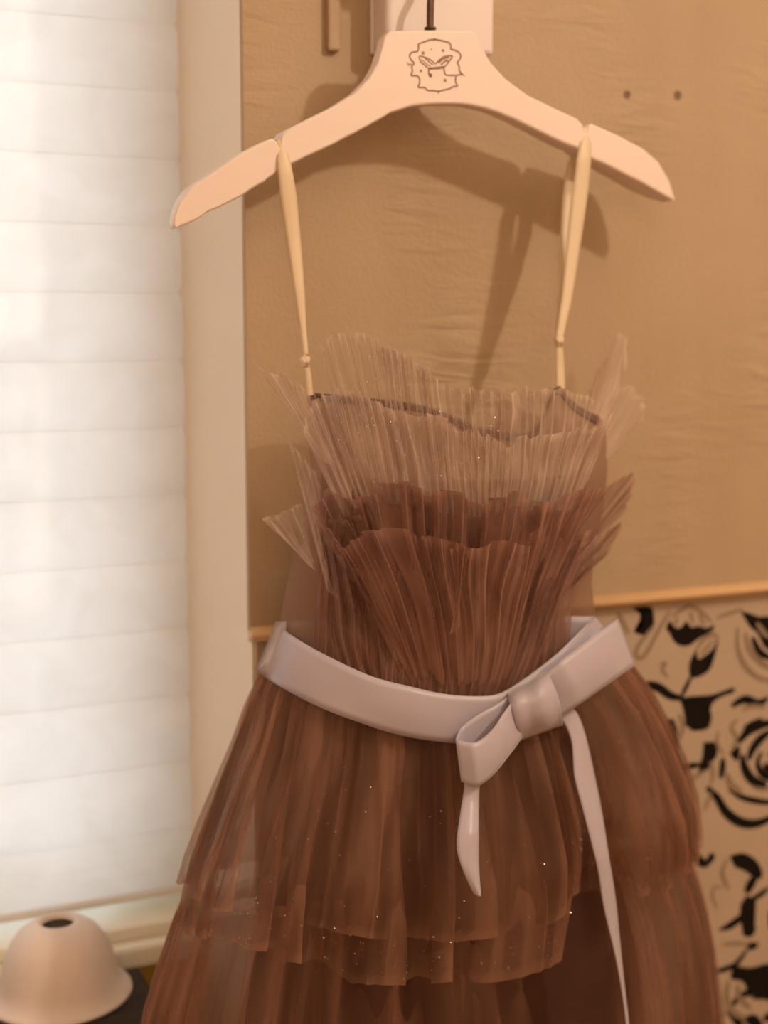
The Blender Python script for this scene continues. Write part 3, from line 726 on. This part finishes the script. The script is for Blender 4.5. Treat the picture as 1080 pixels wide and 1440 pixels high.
def hem_fn(px_pts, S, bf):
    """hem height by angle from traced points on the front; the back takes the mean of the ends"""
    q = []
    for x, y in px_pts:
        d = 0.04
        for _ in range(6):
            X, _d, z = L(x, y, d); d = 0.5*d+0.5*float(body_d(X, z, bf, S, 2.15))
        a, b = S(z); s = max(-1, min(1, (X-(a+b)/2)/((b-a)/2))); q.append((s, z))
    q.sort(); s_, z_ = [k[0] for k in q], [k[1] for k in q]
    zb_ = 0.5*(z_[0]+z_[-1])
    def f(w):
        c = math.cos(w); c = math.copysign(abs(c)**(2/2.15), c)
        z = float(np.interp(c, s_, z_))
        return z if math.sin(w) > 0 else z_[0]*(0.5-0.5*c)+z_[-1]*(0.5+0.5*c)
    return f
zw = L(600, 905)[2]
SF = 0.094
def ang(px):                                         # u of a front point by its image x on the skirt
    a, b = silS1(L(600, 1150)[2]); X = L(px, 1150, SF*0.8)[0]; c = (X-(a+b)/2)/((b-a)/2)
    c = math.copysign(abs(c)**(2.15/2), c); return math.acos(max(-1, min(1, c)))/(2*math.pi)
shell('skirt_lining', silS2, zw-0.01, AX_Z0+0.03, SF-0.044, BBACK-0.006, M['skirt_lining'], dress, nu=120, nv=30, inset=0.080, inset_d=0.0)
dent = [(ang(838), 0.020, 0.055), (ang(470), 0.010, 0.010)]
skirt_layer('skirt_tier', silS2, L(600, 1215)[2], lambda w: AX_Z0+0.05, SF-0.024, BBACK+0.010, 51, M['skirt_low'], amp=0.012, nfold=23, grow=0.0, dents=[(ang(838), 0.022, 0.045)], dens0=0.1)
skirt_layer('skirt_tier', silS2, L(600, 1225)[2], lambda w: AX_Z0+0.01, SF-0.034, BBACK+0.008, 52, M['skirt_low'], amp=0.014, nfold=18, grow=-0.004, dents=[(ang(845), 0.022, 0.045)], dens0=0.1)
h_low = hem_fn([(250,1300),(330,1322),(395,1345),(440,1362),(520,1382),(620,1378),(700,1378),(760,1360),(803,1345),(815,1300),(900,1262),(960,1230)], silS1, SF+0.012)
h_top = hem_fn([(246,1246),(310,1275),(385,1284),(440,1305),(540,1318),(620,1315),(700,1310),(765,1296),(790,1270),(830,1250),(900,1240),(965,1212)], silS1, SF+0.016)
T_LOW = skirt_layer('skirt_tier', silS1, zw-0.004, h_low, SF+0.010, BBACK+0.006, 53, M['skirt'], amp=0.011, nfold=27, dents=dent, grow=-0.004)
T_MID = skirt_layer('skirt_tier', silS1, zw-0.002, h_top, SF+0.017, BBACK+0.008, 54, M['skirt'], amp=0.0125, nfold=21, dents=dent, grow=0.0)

# --- glitter caught in the net
rng = np.random.RandomState(3); gv, gf = [], []
def sparkle(Q, n, vlo, vhi, ulo, uhi):
    nu, nv = Q.shape[:2]
    for _ in range(n):
        i = int((ulo+(uhi-ulo)*rng.rand())*(nu-1)); j = int((vlo+(vhi-vlo)*rng.rand()**0.8)*(nv-1))
        p = Q[i, j]+np.array([0, -0.0012, 0]); s = 0.00022+0.00026*rng.rand()
        nrm = Vector(rng.normal(size=3)*0.55+np.array([0.25, -1, 0.25])).normalized(); a = nrm.orthogonal().normalized(); b = nrm.cross(a)
        k = len(gv)
        for e in range(6):
            w = e*math.pi/3; gv.append(Vector(p)+a*(s*math.cos(w))+b*(s*math.sin(w)))
        gf.append(tuple(range(k, k+6)))
sparkle(R_FRONT[1], 110, 0.1, 0.95, 0.1, 0.6); sparkle(R_BACK[1], 40, 0.2, 0.9, 0.1, 0.7)
sparkle(T_LOW[1], 130, 0.80, 0.99, 0.12, 0.42); sparkle(T_MID[1], 60, 0.3, 0.99, 0.1, 0.42)
gl = link('glitter', mesh('glitter', gv, gf), M['glitter'], dress, smooth=False); gl['kind'] = 'stuff'

# --- sash, bow and tails
def strip(name, e1, e2, d1, d2, parent, mat, n=40, m=9, thick=0.0007, body=None, crown=0.0):
    """ribbon between two traced edges; d1/d2 are depths (number, list, or offsets from the body)"""
    c1, c2 = curve(e1, n), curve(e2, n)
    def dep(d, c):
        if body is not None: return None
        return np.interp(np.linspace(0, 1, n), np.linspace(0, 1, len(d)), d) if hasattr(d, '__len__') else np.full(n, d)
    if body is not None:
        S, bf = body
        P1 = np.array([onbody(p[0], p[1], d1, bf, S) for p in c1]); P2 = np.array([onbody(p[0], p[1], d2, bf, S) for p in c2])
    else:
        a, b = dep(d1, c1), dep(d2, c2)
        P1 = np.array([L(p[0], p[1], k) for p, k in zip(c1, a)]); P2 = np.array([L(p[0], p[1], k) for p, k in zip(c2, b)])
    t = np.linspace(0, 1, m)[None, :, None]
    P = P1[:, None, :]*(1-t)+P2[:, None, :]*t
    P[..., 1] += crown*np.sin(math.pi*t[..., 0])
    Q = np.stack([P[..., 0], -P[..., 1], P[..., 2]-AX_Z0], -1)
    o = link(name, grid_mesh(name, Q), mat, parent)
    if thick:
        md = o.modifiers.new('thickness', 'SOLIDIFY'); md.thickness = thick; md.offset = 0
    return o

strip('neckline_band', NECK, [(x, y+11) for x, y in NECK], 0.0008, 0.0008, dress, M['binding'], n=90, m=4, body=(None, BFRONT))

# the sash runs right round the waist: traced front, plain back
top_e = [(388,874),(405,890),(450,917),(520,950),(580,966),(620,975),(660,979),(700,976),(735,956),(780,922),(815,888),(836,867)]
bot_e = [(359,941),(380,957),(440,990),(500,1014),(560,1033),(620,1043),(660,1045),(700,1038),(750,1015),(800,985),(840,955),(866,928)]
n = 80
c1, c2 = curve(top_e, n), curve(bot_e, n)
SB = 0.086
P1 = np.array([onbody(p[0], p[1], 0.0075, SB, None, 2.15) for p in c1]); P2 = np.array([onbody(p[0], p[1], 0.009, SB-0.002, None, 2.15) for p in c2])
m = 8; t = np.linspace(0, 1, m)[None, :, None]
fr = P1[:, None, :]*(1-t)+P2[:, None, :]*t
fr[..., 1] += 0.0016*np.sin(math.pi*t[..., 0])+0.0012*np.sin(np.linspace(0, 19, n))[:, None]*np.sin(math.pi*t[..., 0])
bk = []
for k in range(1, 40):
    s = k/40; e0, e1 = fr[-1], fr[0]; q = e0*(1-s)+e1*s
    q = q.copy(); q[:, 1] -= (BBACK+0.012)*math.sin(math.pi*s)**2.0; bk.append(q)
al = np.concatenate([fr, np.array(bk)], 0)
Q = np.stack([al[..., 0], -al[..., 1], al[..., 2]-AX_Z0], -1)
sash = link('sash', grid_mesh('sash', Q, True), M['satin'], dress); sash['label'] = 'mauve satin sash tied in a bow'
md = sash.modifiers.new('thickness', 'SOLIDIFY'); md.thickness = 0.0008; md.offset = 0

kd = body_d(L(750, 990, 0.08)[0], L(750, 990, 0.08)[2], SB)+0.012
kd = float(kd)
# second turn of ribbon showing above the bow
strip('ribbon_turn', [(712,975),(745,951),(790,918),(822,888),(838,868)], [(722,984),(755,962),(800,930),(835,900),(850,884)], 0.007, 0.0085, sash, M['satin'], body=(None, SB))
# right loop: front sheet, rounded end, back sheet
def loop(name, f1, f2, b1, b2, df, db, dend, n=26, m=9, crown=0.0):
    """front edges run knot->end, back edges end->knot"""
    e1 = np.vstack([curve(f1, n), curve(b1, n)[1:]]); e2 = np.vstack([curve(f2, n), curve(b2, n)[1:]])
    dep = np.concatenate([np.interp(np.linspace(0, 1, n), [0, 0.3, 0.8, 1], [df[0], df[1], df[2], dend]), np.interp(np.linspace(0, 1, n), [0, 0.2, 0.7, 1], [dend, db[0], db[1], db[2]])[1:]])
    P1 = np.array([L(p[0], p[1], k) for p, k in zip(e1, dep)]); P2 = np.array([L(p[0], p[1], k) for p, k in zip(e2, dep)])
    t = np.linspace(0, 1, m)[None, :, None]; P = P1[:, None, :]*(1-t)+P2[:, None, :]*t
    P[:n, :, 1] += crown*np.sin(math.pi*t[..., 0])*np.sin(np.linspace(0, math.pi, n))[:, None]
    Q = np.stack([P[..., 0], -P[..., 1], P[..., 2]-AX_Z0], -1)
    o = link(name, grid_mesh(name, Q), M['satin'], sash)
    md = o.modifiers.new('thickness', 'SOLIDIFY'); md.thickness = 0.0007; md.offset = 0
    return o
loop('bow_loop', [(756,958),(790,928),(830,898),(869,870)], [(780,1012),(815,990),(855,962),(893,935)],
     [(869,870),(838,888),(800,918),(760,955)], [(893,935),(858,955),(820,982),(782,1008)],
     (kd+0.004, kd+0.008, kd-0.004), (kd-0.020, kd-0.018, kd-0.004), kd-0.013, crown=0.004)
loop('bow_loop', [(724,982),(708,1003),(691,1027),(668,1044),(641,1040)], [(735,1036),(716,1062),(692,1091),(669,1106),(649,1099)],
     [(641,1040),(650,1022),(676,1003),(700,990),(722,974)], [(649,1099),(658,1084),(680,1065),(708,1046),(726,1030)],
     (kd+0.008, kd+0.022, kd+0.026), (kd+0.006, kd+0.004, kd+0.002), kd+0.020, crown=0.003)
# knot: a bulged wrap
nu, nv = 22, 22
TL, TR, BR, BL = (714,976), (768,944), (791,1018), (732,1039)
P = np.zeros((nu, nv, 3))
for i in range(nu):
    for j in range(nv):
        s, t_ = i/(nu-1), j/(nv-1)
        px = (TL[0]*(1-s)+TR[0]*s)*(1-t_)+(BL[0]*(1-s)+BR[0]*s)*t_; py = (TL[1]*(1-s)+TR[1]*s)*(1-t_)+(BL[1]*(1-s)+BR[1]*s)*t_
        px += 5*math.sin(math.pi*t_)*(1 if s > 0.5 else 0.4)*s
        d = kd-0.006+0.026*(1-abs(2*t_-1)**2.6)**0.7*(0.72+0.28*math.sin(math.pi*min(1, max(0, s)))) + 0.0016*math.sin(s*10+t_*2) + 0.004*s**6
        x, d, z = L(px, py, d); P[i, j] = Lw(x, d, z)
o = link('bow_knot', grid_mesh('bow_knot', P), M['satin'], sash)
md = o.modifiers.new('thickness', 'SOLIDIFY'); md.thickness = 0.0012; md.offset = -1
# tails
sd = SF+0.045
strip('ribbon_tail', [(655,1082),(653,1106),(648,1139),(642,1187),(648,1216),(658,1240),(667,1257)], [(680,1082),(674,1108),(673,1150),(673,1203),(674,1230),(675,1246),(676,1259)],
      [kd+0.010, kd+0.018, kd+0.032, kd+0.040, kd+0.044], [kd+0.012, kd+0.018, kd+0.034, kd+0.038, kd+0.046], sash, M['satin'], n=50, crown=0.0035)
strip('ribbon_tail', [(774,1002),(792,1015),(804,1044),(808,1092),(820,1140),(840,1220),(849,1275),(868,1358),(880,1440),(886,1540)],
      [(800,990),(812,1004),(822,1030),(833,1076),(846,1140),(856,1204),(866,1269),(875,1358),(884,1440),(898,1540)],
      [kd-0.006, kd+0.008, kd+0.016, kd+0.020, kd+0.022, kd+0.024], [kd-0.008, kd-0.002, kd+0.012, kd+0.010, kd+0.016, kd+0.026], sash, M['satin'], n=90, crown=0.002)

# --- straps over the hanger notches
def strap(front, back, knot, tail, wf, wb_, off):
    """front/back: centre lines from the notch down to the knot, depths paired"""
    pts = front+back[::-1]
    def band(name, cl, widths, ds):
        c = curve(cl, 60); w = np.interp(np.linspace(0, 1, 60), np.linspace(0, 1, len(widths)), widths)
        d = np.interp(np.linspace(0, 1, 60), np.linspace(0, 1, len(ds)), ds)
        tg = np.gradient(c, axis=0); tg /= np.linalg.norm(tg, axis=1)[:, None]; nn = np.stack([-tg[:, 1], tg[:, 0]], 1)
        e1, e2 = c+nn*w[:, None]/2, c-nn*w[:, None]/2
        P1 = np.array([L(p[0], p[1], k) for p, k in zip(e1, d)]); P2 = np.array([L(p[0], p[1], k) for p, k in zip(e2, d)])
        t = np.linspace(0, 1, 5)[None, :, None]; P = P1[:, None]*(1-t)+P2[:, None]*t
        P[..., 1] += 0.0012*np.sin(math.pi*t[..., 0])
        Q = np.stack([P[..., 0], -P[..., 1], P[..., 2]-AX_Z0], -1)
        o = link(name, grid_mesh(name, Q), M['strap'], dress); md = o.modifiers.new('thickness', 'SOLIDIFY'); md.thickness = 0.0008; md.offset = 0
        return o
    a = band('strap', *front); band('strap', *back); band('strap', *tail)
    k3 = L(*knot, off); bm = bmesh.new(); bmesh.ops.create_icosphere(bm, subdivisions=3, radius=0.0038)
    for v in bm.verts:
        s = 1+0.18*math.sin(v.co.x*1900+v.co.z*700)+0.12*math.sin(v.co.y*1500-v.co.z*1300)
        v.co = Vector((v.co.x*0.95*s, v.co.y*s, v.co.z*1.15*s))
    me = bpy.data.meshes.new('strap_knot'); bm.to_mesh(me); bm.free()
    o = link('strap_knot', me, M['strap'], dress); o.location = Lw(*k3)
zf = 0.052
strap(([(394,196),(396,212),(402,250),(412,330),(421,410),(426,460),(430,500)], [12, 20, 23, 20, 17, 14, 9, 7], [0.004, 0.0095, 0.010, 0.012, 0.016, 0.020, 0.024]),
      ([(394,196),(393,215),(399,260),(409,340),(419,420),(426,470),(430,500)], [12, 14, 16, 13, 11, 9, 6], [0.002, -0.012, -0.012, -0.006, 0.004, 0.014, 0.023]),
      (429, 508), ([(430,510),(433,528),(436,556)], [8, 9, 9], [0.024, 0.024, 0.024]), None, None, 0.0245)
strap(([(824,178),(823,200),(818,250),(808,330),(798,410),(791,450),(786,478)], [12, 20, 22, 20, 17, 14, 10], [0.004, 0.0095, 0.010, 0.012, 0.016, 0.020, 0.024]),
      ([(820,182),(810,222),(804,250),(797,330),(791,410),(787,450),(785,478)], [12, 18, 20, 18, 15, 13, 9], [0.002, -0.018, -0.018, -0.010, 0.002, 0.012, 0.023]),
      (786, 480), ([(786,484),(787,510),(788,548)], [9, 12, 12], [0.024, 0.025, 0.028]), None, None, 0.0245)

# ------------------------------------------------------------------ ceramic dome on a dark side table in the niche
dc = at_depth(84, 1391, 1.17)
k = 1.17/F_PX
R1 = 100*k; HB = 0.066
prof = [(0.0135, HB-0.004), (0.0150, HB+0.000), (0.0185, HB-0.0005), (0.026, HB-0.0035), (0.034, HB-0.0095), (0.041, HB-0.019), (0.0462, HB-0.031), (0.0492, HB-0.044),
        (0.0512, HB-0.052), (0.0545, HB-0.058), (0.0590, HB-0.0615), (R1, HB-0.0630), (R1+0.0004, HB-0.0650), (R1-0.002, HB-0.0660), (0.055, HB-0.0640), (0.049, HB-0.058),
        (0.0462, HB-0.045), (0.043, HB-0.031), (0.038, HB-0.020), (0.031, HB-0.011), (0.024, HB-0.0065), (0.0135, HB-0.004)]
dome = link('ceramic_dome', lathe_mesh('ceramic_dome', prof, 64), M['ceramic'])
dome.location = (dc.x, dc.y, dc.z-0.004)
tag(dome, 'pale ceramic dome cover with a hole on top and flared rim, by the window', 'ceramic dome')
tz = dc.z-0.004
tb = empty('side_table', Matrix.Translation((dc.x-0.12, 0.066, 0)))
tag(tb, 'dark wooden side table under the ceramic dome', 'side table')
box('table_top', -0.26, 0.195, -0.062, 0.064, tz-0.025, tz-0.0003, M['darkwood'], tb, bevel=0.003)
for sx in (-0.24, 0.175):
    for sy in (-0.044, 0.046): box('leg', sx-0.013, sx+0.013, sy-0.013, sy+0.013, 0, tz-0.025, M['darkwood'], tb, bevel=0.002)
